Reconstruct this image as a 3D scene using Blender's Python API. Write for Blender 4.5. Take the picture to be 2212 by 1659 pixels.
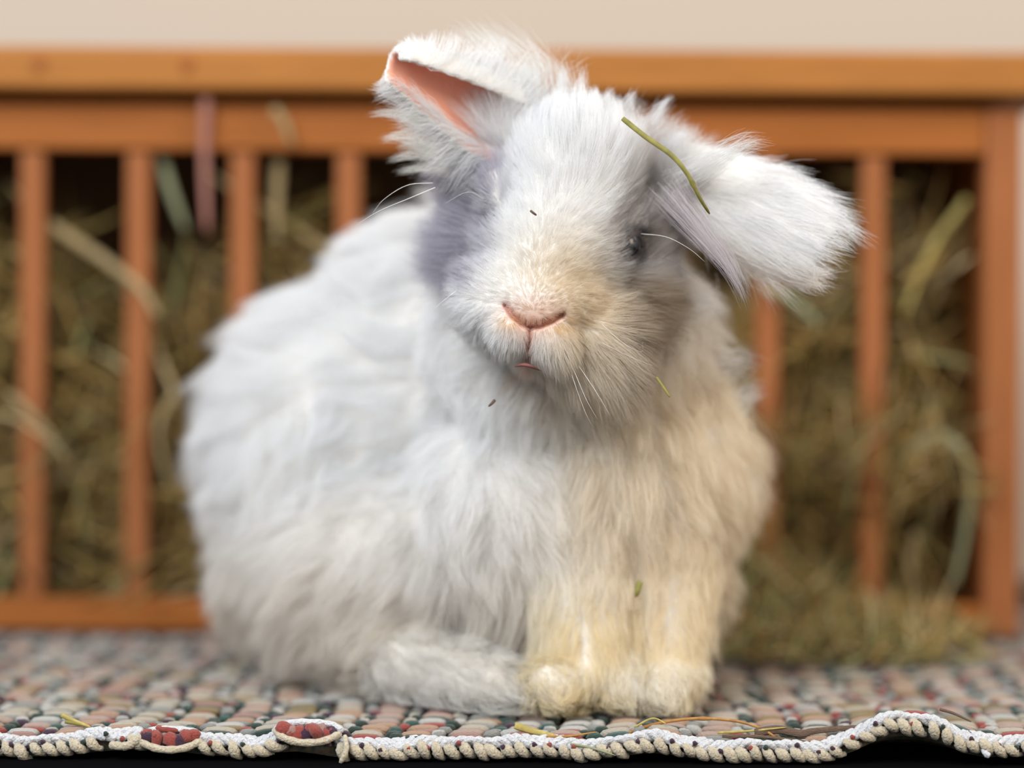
import bpy, bmesh, math, random
import numpy as np
from mathutils import Matrix, Vector, kdtree

for o in list(bpy.data.objects):
    bpy.data.objects.remove(o)
scene = bpy.context.scene
COL = scene.collection
random.seed(7)
rng = np.random.default_rng(11)
PI = math.pi

# ---------------------------------------------------------------- camera, world, lights, exposure
CAM_H = 16.7                                    # cm above the rug
FPX = 2212 * 85 / 36.0
CAM_M = Matrix.Rotation(math.radians(90 - 0.74), 3, 'X') @ Matrix.Rotation(math.radians(0.39), 3, 'Z')
cd = bpy.data.cameras.new('camera')
cam = bpy.data.objects.new('camera', cd)
COL.objects.link(cam)
cam.matrix_world = Matrix.Translation((0, 0, CAM_H * .01)) @ CAM_M.to_4x4()
cd.lens = 85
cd.sensor_width = 36
cd.clip_start = 0.02
cd.dof.use_dof = True
cd.dof.focus_distance = 1.052
cd.dof.aperture_fstop = 2.25
scene.camera = cam

world = bpy.data.worlds.new('world')
scene.world = world
world.use_nodes = True
bgn = world.node_tree.nodes['Background']
bgn.inputs[0].default_value = (0.93, 0.96, 1.0, 1)
bgn.inputs[1].default_value = 0.85

def area(name, loc, target, size, energy, colour, size_y=None):
    ld = bpy.data.lights.new(name, 'AREA')
    ld.energy = energy
    ld.color = colour
    ld.shape = 'RECTANGLE'
    ld.size = size
    ld.size_y = size_y or size
    lo = bpy.data.objects.new(name, ld)
    COL.objects.link(lo)
    lo.location = loc
    d = Vector(target) - Vector(loc)
    lo.rotation_euler = d.to_track_quat('-Z', 'Y').to_euler()
    return lo

area('window_light', (-0.85, -0.40, 1.45), (0.0, 1.1, 0.14), 1.1, 47, (0.93, 0.96, 1.0))
area('warm_fill_light', (1.7, 0.1, 0.9), (0.05, 1.15, 0.12), 0.9, 17, (1.0, 0.80, 0.56))  # added fill, stands in for warm bounce off the wood

area('side_window_light', (1.9, 1.35, 1.3), (0.75, 1.9, 0.35), .7, 5.5, (0.92, 0.95, 1.0))

scene.view_settings.view_transform = 'Standard'
scene.view_settings.look = 'None'
scene.view_settings.gamma = 1.0
scene.view_settings.use_curve_mapping = False
scene.view_settings.exposure = 0.08
scene.cycles.diffuse_bounces = 5
scene.cycles.max_bounces = 8
scene.cycles.transmission_bounces = 4
scene.cycles.caustics_reflective = False
scene.cycles.caustics_refractive = False

def W(px, py, Y):
    """point (cm) seen at pixel px,py of the photograph, Y cm away from the camera"""
    d = CAM_M @ Vector(((px - 1106) / FPX, -(py - 829.5) / FPX, -1))
    s = Y / d.y
    return np.array([d.x * s, Y, CAM_H + d.z * s])

# ---------------------------------------------------------------- helpers
def tag(o, label=None, cat=None, group=None, kind=None):
    if label: o['label'] = label
    if cat: o['category'] = cat
    if group: o['group'] = group
    if kind: o['kind'] = kind
    return o

def link(name, data, mat=None, parent=None, loc=None):
    o = bpy.data.objects.new(name, data)
    COL.objects.link(o)
    if mat is not None and data is not None and not len(data.materials):
        data.materials.append(mat)
    if loc is not None:
        o.location = [c * .01 for c in loc]
    if parent is not None:
        o.parent = parent
    return o

def mesh_from(name, verts, faces, smooth=True, mats=None, mi=None):
    """verts in cm"""
    me = bpy.data.meshes.new(name)
    v = np.asarray(verts, float) * .01
    me.from_pydata([tuple(a) for a in v], [], [tuple(int(i) for i in f) for f in faces])
    if mats:
        for m in mats: me.materials.append(m)
    if mi is not None:
        me.polygons.foreach_set('material_index', np.asarray(mi, np.int32))
    me.polygons.foreach_set('use_smooth', [smooth] * len(me.polygons))
    me.update()
    return me

def empty(name, loc):
    o = bpy.data.objects.new(name, None)
    COL.objects.link(o)
    o.location = [c * .01 for c in loc]
    return o

def box_mesh(name, sx, sy, sz, bev=.15, seg=2):
    bm = bmesh.new()
    bmesh.ops.create_cube(bm, size=1)
    for v in bm.verts:
        v.co = Vector((v.co.x * sx, v.co.y * sy, v.co.z * sz)) * .01
    bmesh.ops.bevel(bm, geom=bm.edges[:], offset=bev * .01, segments=seg, affect='EDGES', profile=.5)
    me = bpy.data.meshes.new(name)
    bm.to_mesh(me); bm.free()
    me.polygons.foreach_set('use_smooth', [False] * len(me.polygons))
    return me

def tube_arrays(path, radii, sides=6, flat=1.0, up=(0, 0, 1)):
    """swept tube; path (n,3); flat squashes it along the second frame axis"""
    path = np.asarray(path, float)
    n = len(path)
    tan = np.gradient(path, axis=0)
    tan /= np.linalg.norm(tan, axis=1)[:, None] + 1e-9
    V = []
    up = np.array(up, float)
    for i in range(n):
        t = tan[i]
        a = np.cross(t, up)
        if np.linalg.norm(a) < 1e-3: a = np.cross(t, (0, 1, 0))
        a /= np.linalg.norm(a)
        b = np.cross(a, t)
        for k in range(sides):
            an = 2 * PI * k / sides
            V.append(path[i] + radii[i] * (a * math.cos(an) + b * math.sin(an) * flat))
    F = []
    for i in range(n - 1):
        for k in range(sides):
            k2 = (k + 1) % sides
            F.append((i * sides + k, i * sides + k2, (i + 1) * sides + k2, (i + 1) * sides + k))
    F.append(tuple(range(sides))[::-1])
    F.append(tuple((n - 1) * sides + k for k in range(sides)))
    return np.array(V), F

def spline(pts, n):
    """Catmull-Rom through pts"""
    P = np.asarray(pts, float)
    P = np.vstack([2 * P[0] - P[1], P, 2 * P[-1] - P[-2]])
    out = []
    m = len(P) - 3
    for u in np.linspace(0, m - 1e-6, n):
        i = int(u); t = u - i
        a, b, c, d = P[i:i + 4]
        out.append(.5 * (2 * b + (c - a) * t + (2 * a - 5 * b + 4 * c - d) * t * t + (3 * b - a - 3 * c + d) * t ** 3))
    return np.array(out)

class Acc:
    def __init__(s): s.v = []; s.f = []; s.m = []; s.n = 0
    def add(s, V, F, mi=0):
        s.v.append(V)
        s.f += [tuple(i + s.n for i in f) for f in F]
        s.m += [mi] * len(F)
        s.n += len(V)
    def mesh(s, name, mats): return mesh_from(name, np.vstack(s.v), s.f, True, mats, s.m)

# ---------------------------------------------------------------- materials
def mat_new(name):
    m = bpy.data.materials.new(name)
    m.use_nodes = True
    nt = m.node_tree
    return m, nt, nt.nodes['Principled BSDF']

def simple(name, col, rough=.7, noise=0, scale=300, bump=0, col2=None, stretch=(1, 1, 1), sheen=0):
    m, nt, b = mat_new(name)
    b.inputs['Roughness'].default_value = rough
    b.inputs['Base Color'].default_value = (*col, 1)
    b.inputs['Specular IOR Level'].default_value = .25
    if sheen: b.inputs['Sheen Weight'].default_value = sheen
    tc = nt.nodes.new('ShaderNodeTexCoord')
    mp = nt.nodes.new('ShaderNodeMapping')
    mp.inputs['Scale'].default_value = stretch
    nz = nt.nodes.new('ShaderNodeTexNoise')
    nz.inputs['Scale'].default_value = scale
    nz.inputs['Detail'].default_value = 5
    nt.links.new(tc.outputs['Object'], mp.inputs[0])
    nt.links.new(mp.outputs[0], nz.inputs['Vector'])
    if noise:
        cr = nt.nodes.new('ShaderNodeValToRGB')
        cr.color_ramp.elements[0].position = .5 - noise
        cr.color_ramp.elements[1].position = .5 + noise
        cr.color_ramp.elements[0].color = (*(col2 or [c * .6 for c in col]), 1)
        cr.color_ramp.elements[1].color = (*col, 1)
        nt.links.new(nz.outputs['Fac'], cr.inputs[0])
        nt.links.new(cr.outputs[0], b.inputs['Base Color'])
    if bump:
        bp = nt.nodes.new('ShaderNodeBump')
        bp.inputs['Strength'].default_value = bump
        bp.inputs['Distance'].default_value = .001
        nt.links.new(nz.outputs['Fac'], bp.inputs['Height'])
        nt.links.new(bp.outputs[0], b.inputs['Normal'])
    return m

def wood(name, c1, c2, stretch):
    m, nt, b = mat_new(name)
    tc = nt.nodes.new('ShaderNodeTexCoord')
    mp = nt.nodes.new('ShaderNodeMapping'); mp.inputs['Scale'].default_value = stretch
    nz = nt.nodes.new('ShaderNodeTexNoise'); nz.inputs['Scale'].default_value = 14; nz.inputs['Detail'].default_value = 6
    nz.inputs['Distortion'].default_value = .6
    cr = nt.nodes.new('ShaderNodeValToRGB')
    cr.color_ramp.elements[0].position = .3; cr.color_ramp.elements[1].position = .7
    cr.color_ramp.elements[0].color = (*c1, 1); cr.color_ramp.elements[1].color = (*c2, 1)
    nt.links.new(tc.outputs['Object'], mp.inputs[0]); nt.links.new(mp.outputs[0], nz.inputs['Vector'])
    nt.links.new(nz.outputs['Fac'], cr.inputs[0]); nt.links.new(cr.outputs[0], b.inputs['Base Color'])
    b.inputs['Roughness'].default_value = .6
    b.inputs['Specular IOR Level'].default_value = .15
    return m

M = {}
M['wood_h'] = wood('orange_pine_horizontal', (.28, .088, .016), (.36, .118, .026), (1, 12, 12))
M['wood_lid'] = wood('honey_pine_lid', (.33, .128, .028), (.42, .168, .038), (1, 12, 12))
M['wood_v'] = wood('orange_pine_vertical', (.28, .096, .030), (.36, .128, .046), (12, 12, 1))
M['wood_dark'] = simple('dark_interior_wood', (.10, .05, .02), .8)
M['knot'] = simple('wood_knot', (.30, .09, .02), .6)
M['wall'] = simple('cream_plaster', (.56, .465, .375), .9, bump=.05, scale=80)
M['floor'] = simple('black_felt', (.004, .004, .0045), 1, bump=.3, scale=900)
M['floor'].node_tree.nodes['Principled BSDF'].inputs['Specular IOR Level'].default_value = .0
M['fluff'] = simple('pale_fluff', (.5, .5, .5), .9)

# ---------------------------------------------------------------- the setting
FLOOR_Z = -1.05
fm = mesh_from('floor', [(-140, -60, 0), (140, -60, 0), (140, 200, 0), (-140, 200, 0), (-140, -60, -2), (140, -60, -2), (140, 200, -2), (-140, 200, -2)],
               [(0, 1, 2, 3), (7, 6, 5, 4), (0, 4, 5, 1), (1, 5, 6, 2), (2, 6, 7, 3), (3, 7, 4, 0)], False)
tag(link('floor', fm, M['floor'], loc=(0, 0, FLOOR_Z)), 'black felt covered floor under the rug', kind='structure')
wm = box_mesh('wall_back', 280, 4, 170, .01, 1)
tag(link('wall_back', wm, M['wall'], loc=(0, 192, 85 + FLOOR_Z)), 'plain cream wall behind the hay rack', kind='structure')

# ---------------------------------------------------------------- hay rack (wooden crib)
RY = 140.0                                       # front face of the rack
def rz(py, px=1106): return W(px, py, RY)[2]
rack = empty('hay_rack', (2, RY + 10, 0))
tag(rack, 'orange pine hay rack with upright slats and a plank lid behind the rabbit', 'hay rack')
def rpart(name, x0, x1, y0, y1, z0, z1, mat, bev=.18):
    me = box_mesh(name, x1 - x0, y1 - y0, z1 - z0, bev)
    return link(name, me, mat, rack, loc=((x0 + x1) / 2 - 2, (y0 + y1) / 2 - RY - 10, (z0 + z1) / 2))
zb = 0.42
XL, XR = -41.0, W(2206, 700, RY)[0]
xp = W(2128, 700, RY)[0]
rpart('lower_rail', XL + 2, xp, RY + .2, RY + 1.8, zb, rz(1300), M['wood_h'])
rpart('upper_rail', XL + 2, xp, RY + .2, RY + 1.8, rz(328), rz(228), M['wood_h'])
for xa, xb in ((xp, XR), (XL, XL + 2.1)):
    rpart('post', xa, xb, RY, RY + 2.2, zb, rz(226), M['wood_v'])
    rpart('post', xa, xb, RY + 17.8, RY + 20, zb, rz(226), M['wood_v'])
    rpart('side_board', xa + .5, xb - .5, RY + 2.2, RY + 17.8, zb, rz(228), M['wood_h'])
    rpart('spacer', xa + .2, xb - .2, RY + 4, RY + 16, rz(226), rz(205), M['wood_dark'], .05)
lid = rpart('lid', XL - 1.5, XR + 2.5, RY - 1.6, RY + 21, rz(205), rz(112), M['wood_lid'], .3)
for kx, ky in ((85, 138), (405, 140)):
    p = W(kx, ky, RY - 1.6)
    V, F = tube_arrays([(0, .04, 0), (0, -.025, 0)], [.42, .40], 10, 1.3)
    me = mesh_from('knot', V, F)
    k = link('knot', me, M['knot'], lid)
    k.location = [(p[i] - (lid.location[i] * 100 + [2, RY + 10, 0][i])) * .01 for i in range(3)]
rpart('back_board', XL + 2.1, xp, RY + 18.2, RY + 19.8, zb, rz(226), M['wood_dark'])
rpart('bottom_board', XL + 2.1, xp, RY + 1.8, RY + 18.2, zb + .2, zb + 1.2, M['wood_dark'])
sx = [W(65 + 228 * k, 700, RY)[0] for k in range(-4, 9)]
for i, x in enumerate(sx):
    if x < XL + 3: continue
    w = .72
    s = rpart('slat', x - w, x + w, RY + .5, RY + 1.5, rz(1302), rz(326), M['wood_v'], .25)
    s.rotation_euler = (0, math.radians(random.uniform(-.25, .25)), 0)

# ---------------------------------------------------------------- hay
hay_cols = [(.34, .21, .065), (.46, .31, .10), (.22, .16, .045), (.64, .49, .25), (.14, .08, .035), (.28, .27, .11)]
hay_mats = [simple('hay_%s' % n, c, .75) for n, c in zip(('ochre', 'gold', 'olive', 'straw', 'brown', 'green'), hay_cols)]

def hay_blades(n, sampler, length, rad, vertical=.5, bend=.35, seed=1):
    """n curved three-sided stems as one mesh; vectorised"""
    r = np.random.default_rng(seed)
    P0 = sampler(r, n)
    d = r.normal(size=(n, 3)) * np.array([1, .55, 1])
    d /= np.linalg.norm(d, axis=1)[:, None]
    L = length[0] + (length[1] - length[0]) * r.random(n) ** 1.5
    R = rad[0] + (rad[1] - rad[0]) * r.random(n) ** 2
    bdir = r.normal(size=(n, 3)); bdir /= np.linalg.norm(bdir, axis=1)[:, None]
    K = 6
    t = np.linspace(-.5, .5, K)
    path = P0[:, None] + d[:, None] * (L[:, None] * t)[..., None] + bdir[:, None] * ((L * bend)[:, None] * (.25 - t ** 2) * r.normal(size=(n, 1)))[..., None]
    a = np.cross(d, bdir); a /= np.linalg.norm(a, axis=1)[:, None] + 1e-9
    b = np.cross(a, d)
    ring = []
    for k in range(3):
        an = 2 * PI * k / 3
        ring.append(path + (a * math.cos(an) + b * math.sin(an) * .5)[:, None] * (R[:, None] * (1 - .8 * np.abs(t * 2) ** 3))[..., None])
    V = np.stack(ring, 2)                                            # n,K,3,3
    idx = np.arange(n * K * 3).reshape(n, K, 3)
    F = []
    for k in range(3):
        k2 = (k + 1) % 3
        F.append(np.stack([idx[:, :-1, k], idx[:, :-1, k2], idx[:, 1:, k2], idx[:, 1:, k]], -1).reshape(-1, 4))
    mi = np.repeat(r.choice(len(hay_mats), n, p=[.26, .2, .2, .1, .14, .1]), K - 1)
    return V.reshape(-1, 3), np.vstack(F), np.tile(mi, 3)

def fast_mesh(name, V, F, mats, mi):
    me = bpy.data.meshes.new(name)
    me.vertices.add(len(V)); me.vertices.foreach_set('co', (V * .01).astype(np.float32).ravel())
    k = F.shape[1]
    me.loops.add(F.size); me.loops.foreach_set('vertex_index', F.astype(np.int32).ravel())
    me.polygons.add(len(F))
    me.polygons.foreach_set('loop_start', np.arange(0, F.size, k, dtype=np.int32))
    for m in mats: me.materials.append(m)
    me.polygons.foreach_set('material_index', mi.astype(np.int32))
    me.polygons.foreach_set('use_smooth', np.ones(len(F), bool))
    me.update(calc_edges=True); me.validate()
    return me

def in_rack(r, n):
    x = r.uniform(XL + 5, xp - 2, n)
    top = 20.3 + 3 * np.sin(x * .35) + 2.5 * np.sin(x * .9 + 1) + np.where(x > 20, 3.5, 0)
    z = 1.5 + (top - 1.5) * r.random(n) ** .85
    y = RY + 3.0 + 12 * r.random(n) ** 1.4
    return np.stack([x, y, z], 1)
V, F, mi = hay_blades(6500, in_rack, (4, 13), (.06, .34), seed=3)
V[:, 1] = np.clip(V[:, 1], RY + 1.9, RY + 17.6)
V[:, 2] = np.clip(V[:, 2], 1.8, 27.6)
V[:, 0] = np.clip(V[:, 0], XL + 2.6, xp - .3)
hb = link('hay_filling', fast_mesh('hay_filling', V, F, hay_mats, mi))
tag(hb, 'loose dried brown and olive hay packed inside the pine rack', 'hay', kind='stuff')

def tuft_right(r, n):
    a = r.random(n)
    x = 13 + 15 * a + r.normal(size=n) * 1.5
    y = RY - 1.2 + r.normal(size=n) * .5
    z = 12.0 - 2.0 * a + r.normal(size=n) * 1.6
    return np.stack([x, y, z], 1)
def tuft_low(r, n):
    x = r.uniform(XL + 5, xp - 2, n)
    y = RY - .6 + r.normal(size=n) * .4
    z = 3.5 + np.abs(r.normal(size=n)) * 5
    return np.stack([x, y, z], 1)
V1, F1, m1 = hay_blades(130, tuft_right, (3, 8), (.04, .14), seed=8)
V2, F2, m2 = hay_blades(130, tuft_low, (3, 9), (.04, .15), seed=9)
V = np.vstack([V1, V2]); F = np.vstack([F1, F2 + len(V1)]); mi = np.concatenate([m1, m2])
V[:, 1] = np.minimum(V[:, 1], RY + .1); V[:, 2] = np.maximum(V[:, 2], .7); V[:, 0] = np.minimum(V[:, 0], xp + .6)
tag(link('hay_wisps', fast_mesh('hay_wisps', V, F, hay_mats, mi)), 'thin hay wisps poking out in front of the rack slats', 'hay', kind='stuff')

def pile(r, n):
    x = 9 + 13 * r.random(n) + 6 * r.random(n) ** 3
    y = RY - .8 - 13.0 * r.random(n) ** 2.0
    hgt = (4.4 * np.exp(-((x - 13.5) / 5) ** 2) + .5) * np.clip((y - RY + 10) / 8, .08, 1) * (1 + .5 * np.sin(x * 1.7) * np.sin(y * 1.3))
    z = .6 + hgt * r.random(n) ** 1.3
    return np.stack([x, y, z], 1)
V, F, mi = hay_blades(750, pile, (3, 8), (.06, .24), bend=.35, seed=21)
V[:, 2] = np.where(V[:, 2] < .45, .45 + (.45 - V[:, 2]) * .25, V[:, 2])
V[:, 1] = np.minimum(V[:, 1], RY - .05)
tag(link('hay_pile', fast_mesh('hay_pile', V, F, [hay_mats[5], hay_mats[2], hay_mats[3], hay_mats[1], hay_mats[0], hay_mats[5]], mi)),
    'greenish loose hay scattered on the rug at the foot of the rack right of the rabbit', 'hay', kind='stuff')

M['stem_green'] = simple('green_hay_stem', (.30, .27, .07), .6, noise=.2, scale=200)
M['stem_pale'] = simple('pale_hay_stem', (.42, .31, .15), .6, noise=.2, scale=200)
M['stem_pink'] = simple('pinkish_hay_stem', (.36, .16, .12), .6)
M['stem_grey'] = simple('grey_green_blade', (.27, .28, .16), .6)
M['stem_orange'] = simple('orange_brown_straw', (.45, .24, .07), .5, noise=.2, scale=300, col2=(.30, .13, .04))
M['stem_yellow'] = simple('yellow_straw', (.50, .40, .12), .5, noise=.2, scale=300)
M['leaf_brown'] = simple('dry_brown_leaf', (.20, .13, .09), .7, noise=.2, scale=400, stretch=(1, 8, 8), bump=.8)

def stalk(name, pts, rad, mat, label, cat, group=None, n=14, flat=.6, taper=.5, knot=None, parent=None, sides=8):
    """pts: list of (px, py, depth)"""
    P = spline([W(*p) for p in pts], n)
    c = P.mean(0)
    t = np.linspace(0, 1, n)
    if name == 'hay_strand': rad *= .8
    R = rad * (1 - taper * t ** 2)
    R[0] *= .9; R[-1] *= .5
    if knot is not None: R[int(knot * n)] *= 1.45
    V, F = tube_arrays(P - c, R, sides, flat, up=(0, -1, 0))
    o = link(name, mesh_from(name, V, F), mat, loc=c)
    return tag(o, label, cat, group)

HG = 'long hay stems hanging in the rack'
stalk('hay_strand', [(345, 330, 141.8), (372, 420, 141.7), (402, 500, 142)], .38, M['stem_grey'], 'pale green hay blade slanting between the second and third visible slats', 'hay strand', HG)
stalk('hay_strand', [(445, 210, 139.4), (442, 350, 139.6), (447, 505, 139.5)], .38, M['stem_pink'], 'pinkish brown hay stem hanging upright in front of the upper rail', 'hay strand', HG)
stalk('hay_strand', [(590, 235, 139.2), (612, 262, 139.2), (630, 315, 139.4)], .34, M['stem_pale'], 'short tan hay stem hanging over the upper rail right of the pinkish stem', 'hay strand', HG)
stalk('hay_strand', [(602, 345, 141.8), (598, 430, 142), (600, 525, 142)], .42, M['stem_pale'], 'tan upright hay stem between the third and fourth visible slats', 'hay strand', HG)
stalk('hay_strand', [(100, 480, 141.8), (215, 555, 141.9), (300, 620, 140), (345, 690, 139.5)], .42, M['stem_pale'], 'long tan hay stem crossing the second slat from the left', 'hay strand', HG)
stalk('hay_strand', [(378, 850, 139.6), (345, 915, 139.6), (350, 990, 139.8), (370, 1060, 139.8)], .25, M['stem_pale'], 'pale bent hay stem right of the second slat at mid height', 'hay strand', HG)
stalk('hay_strand', [(1950, 985, 139.8), (2030, 940, 139.3), (2095, 1010, 139.4), (2085, 1150, 139.6), (2060, 1270, 139.8)], .36, M['stem_grey'], 'grey green blade arching over beside the right post', 'hay strand', HG, n=20)
stalk('hay_strand', [(1650, 620, 139.6), (1715, 650, 139.6), (1770, 705, 139.8)], .36, M['stem_grey'], 'pale bent blade just under the right ear', 'hay strand', HG)
stalk('hay_strand', [(2090, 430, 141.8), (2010, 545, 142), (1950, 690, 142)], .30, M['stem_yellow'], 'yellowish hay stem slanting down at upper right beside the post', 'hay strand', HG)
stalk('hay_strand', [(1980, 1150, 141.5), (1965, 1230, 141.4), (1990, 1290, 141.8)], .34, M['stem_pale'], 'short pale stem low between the last slat and the right post', 'hay strand', HG)
stalk('hay_strand', [(20, 850, 139.4), (90, 920, 139.5), (150, 1000, 139.6)], .30, M['stem_pale'], 'tan hay stem crossing the leftmost slat', 'hay strand', HG)

# ---------------------------------------------------------------- rug
def rug_z(x, y):
    """top of the rug in cm"""
    x = np.asarray(x, float); y = np.asarray(y, float)
    f = np.exp(-np.clip(y - 104.5, 0, None) / 3.2)
    z = 1.25 * np.exp(-(np.abs(x - 17.3) / 2.3) ** 2.6) * f + .30 * np.exp(-((x - 6.2) / 1.5) ** 2) * f
    z = z + .28 * np.exp(-((x + 9.4) / 1.4) ** 2) * f + .25 * np.exp(-((x + 16) / 3) ** 2) * f
    z = z + .25 * np.exp(-((x - 22.5) / 2.2) ** 2) * f
    return z + .04 * np.sin(x * .8 + y * .5) + .04 * np.sin(x * .37 - y * .9 + 1)

RY0, RY1 = 104.6, 163.0
rug = empty('rag_rug', (0, 130, FLOOR_Z))
tag(rug, 'woven rag rug in cream, pink and dark green with a cream crocheted edge', 'rug')
RB = np.array([0, 130, FLOOR_Z])
RK = .60
rag_cols = {'cream': (.74, .65, .50), 'pink': (.70, .47, .37), 'rose': (.62, .30, .24), 'peach': (.74, .42, .24), 'red': (.60, .07, .045),
            'green': (.035, .085, .06), 'grey': (.42, .43, .40), 'white': (.78, .76, .70), 'teal': (.05, .17, .14), 'ochre': (.45, .31, .10), 'plum': (.10, .03, .08)}
rag_cols = {k: tuple(RK * (.78 * c + .22 * (sum(v) / 3) * q) for c, q in zip(v, (1.08, 1., .86))) for k, v in rag_cols.items()}
rag = {k: simple('rag_' + k, v, .85, noise=.25, scale=500, bump=.9, col2=[c * .72 for c in v], stretch=(1, 4, 4), sheen=.2) for k, v in rag_cols.items()}
rag_names = list(rag_cols); rag_list = [rag[k] for k in rag_names]
base = []
nx, ny = 90, 60
xs = np.linspace(-36, 36, nx); ys = np.linspace(RY0 + .2, RY1, ny)
X, Y = np.meshgrid(xs, ys)
Zt = rug_z(X, Y) - .22
Vb = np.stack([X, Y, Zt], -1).reshape(-1, 3) - RB
lo = Vb.copy(); lo[:, 2] -= .72
lo[:, 2] = np.maximum(lo[:, 2], .02)
F = []
N = nx * ny
for j in range(ny - 1):
    for i in range(nx - 1):
        a = j * nx + i
        F.append((a, a + 1, a + nx + 1, a + nx)); F.append((N + a, N + a + nx, N + a + nx + 1, N + a + 1))
for i in range(nx - 1):
    F.append((i, N + i, N + i + 1, i + 1)); a = (ny - 1) * nx + i; F.append((a, a + 1, N + a + 1, N + a))
for j in range(ny - 1):
    a = j * nx; F.append((a, a + nx, N + a + nx, N + a)); a = j * nx + nx - 1; F.append((a, N + a, N + a + nx, a + nx))
M['rug_base'] = simple('rug_backing', (.20, .14, .09), .9, noise=.12, scale=260, col2=(.04, .06, .045), bump=.6)
link('backing', mesh_from('backing', np.vstack([Vb, lo]), F), M['rug_base'], rug)

def lozenge(lx, ly, lz, sides=7, rings=5):
    t = np.linspace(-1, 1, rings + 2)[1:-1]
    V = [(-lx, 0, 0)]
    for a in t:
        s = (1 - abs(a) ** 3.2) ** .5
        for k in range(sides):
            an = 2 * PI * k / sides
            V.append((a * lx, math.cos(an) * ly * s, math.sin(an) * lz * s + .06 * (1 - a * a)))
    V.append((lx, 0, 0))
    F = []
    for k in range(sides):
        k2 = (k + 1) % sides
        F.append((0, 1 + k2, 1 + k))
        for i in range(rings - 1):
            F.append((1 + i * sides + k, 1 + i * sides + k2, 1 + (i + 1) * sides + k2, 1 + (i + 1) * sides + k))
        e = 1 + rings * sides
        F.append((e, e - sides + k, e - sides + k2))
    return np.array(V), F

PX, PY = 2.16, 1.42
LZ = lozenge(.80, .34, .22)
KN = lozenge(.42, .24, .20, 6, 3)
TH = lozenge(.80, .26, .16, 5, 3)
shared = {}
def piece_mesh(kind, geo, colour):
    k = (kind, colour)
    if k not in shared:
        shared[k] = mesh_from(kind + '_' + colour, geo[0], geo[1]); shared[k].materials.append(rag[colour])
    return shared[k]
pieces = {'weft_strip': [], 'knot_stitch': [], 'cross_thread': []}
r = random.Random(5)
for j in range(46):
    y = RY0 + .95 + j * PY
    if y > RY1 - .6: break
    rowtone = r.choice(['pink', 'pink', 'cream', 'peach', 'pink', 'rose'])
    for i in range(-17, 17):
        x = i * PX + .45 * math.sin(j * .45) + (j % 7) * .1 + r.uniform(-.07, .07) + .3
        yy = y + r.uniform(-.06, .06)
        c = r.choice([rowtone, rowtone, 'pink', 'cream', 'cream', 'peach', 'rose', 'white', 'ochre']) if r.random() < .9 else 'grey'
        if j < 3: c = r.choice(['cream', 'cream', 'white', 'pink', 'peach', 'pink'])
        if j > 17: c = r.choice([c, 'grey', 'cream', 'pink'])
        pieces['weft_strip'].append((x, yy, 0, r.uniform(-.06, .06), r.uniform(.9, 1.1), c))
        for q in (0, 1):
            c2 = r.choice(['green', 'green', 'white', 'grey', 'plum', 'teal']) if q == 0 else r.choice(['white', 'green', 'cream', 'grey', 'red'])
            pieces['knot_stitch'].append((x + PX / 2 + r.uniform(-.22, .22), yy + (q - .5) * .62 + r.uniform(-.1, .1), -.02, r.uniform(-.9, .9), r.uniform(.8, 1.15), c2))
        pieces['cross_thread'].append((x + r.uniform(-.2, .2), yy - PY * .5, -.02, r.uniform(-.08, .08), r.uniform(.85, 1.1), r.choice(['peach', 'red', 'ochre', 'teal', 'rose', 'grey', 'green', 'peach'])))
def piece_pose(p, bz):
    x, y, dz, rot, s, c = p
    z = float(rug_z(x, y)) - .04 + dz
    sl = float(rug_z(x + .2, y) - rug_z(x - .2, y)) / .4
    return Vector((x - RB[0], y - RB[1], z - RB[2])), Matrix.Rotation(rot, 3, 'Z') @ Matrix.Rotation(-math.atan(sl), 3, 'Y') @ Matrix.Diagonal((s, 1, 1))
for kind, geo in (('weft_strip', LZ), ('knot_stitch', KN), ('cross_thread', TH)):
    lst = [p for p in pieces[kind]]
    def seen(p): return abs(p[0]) < p[1] * .214 + 1
    lst.sort(key=lambda p: (not seen(p), p[1]))
    for p in lst[:290]:
        loc, R = piece_pose(p, 0)
        o = link(kind, piece_mesh(kind, geo, p[5]), None, rug, loc=loc)
        o.rotation_euler = R.to_3x3().normalized().to_euler(); o.scale = (p[4], 1, 1)
    acc = Acc()
    for p in lst[290:]:
        loc, R = piece_pose(p, 0)
        acc.add(geo[0] @ np.array(R).T + np.array(loc), geo[1], rag_names.index(p[5]))
    tag(link(kind + '_field', acc.mesh(kind + '_field', rag_list), None, rug), kind='stuff')

# crocheted edge: whip stitches round the front edge under two twisted cords
M['cream_yarn'] = simple('cream_yarn', (.66, .58, .43), .9, noise=.25, scale=900, bump=1.5, col2=(.42, .34, .22), sheen=.4)
M['white_yarn'] = simple('white_yarn', (.74, .74, .73), .9, noise=.25, scale=900, bump=1.5, col2=(.5, .5, .53), sheen=.4)
def stitch_mesh(k):
    rr = random.Random(k)
    n = 8
    P = []
    for i in range(n):
        t = i / (n - 1)
        a = .55 + 2.6 * t
        P.append((.62 * (t - .5) + rr.uniform(-.03, .03), .12 - math.sin(a) * .36, math.cos(a) * .30 - .05))
    R = [.13 + .13 * math.sin(PI * min(1, i / (n - 1) * 1.15)) + rr.uniform(-.015, .015) for i in range(n)]
    V, F = tube_arrays(P, R, 7)
    return mesh_from('stitch', V, F)
stm = []
for k in range(7):
    me = stitch_mesh(k); me.materials.append(M['cream_yarn']); stm.append(me)
def edge_z(x): return float(rug_z(x, RY0)) - .48 + .05 * math.sin(x * 1.3) + .04 * math.sin(x * 3.1 + 1)
gaps = [(-17.4, -16.2), (-15.8, -13.6), (-9.9, -7.8)]
x = -35.6
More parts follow.
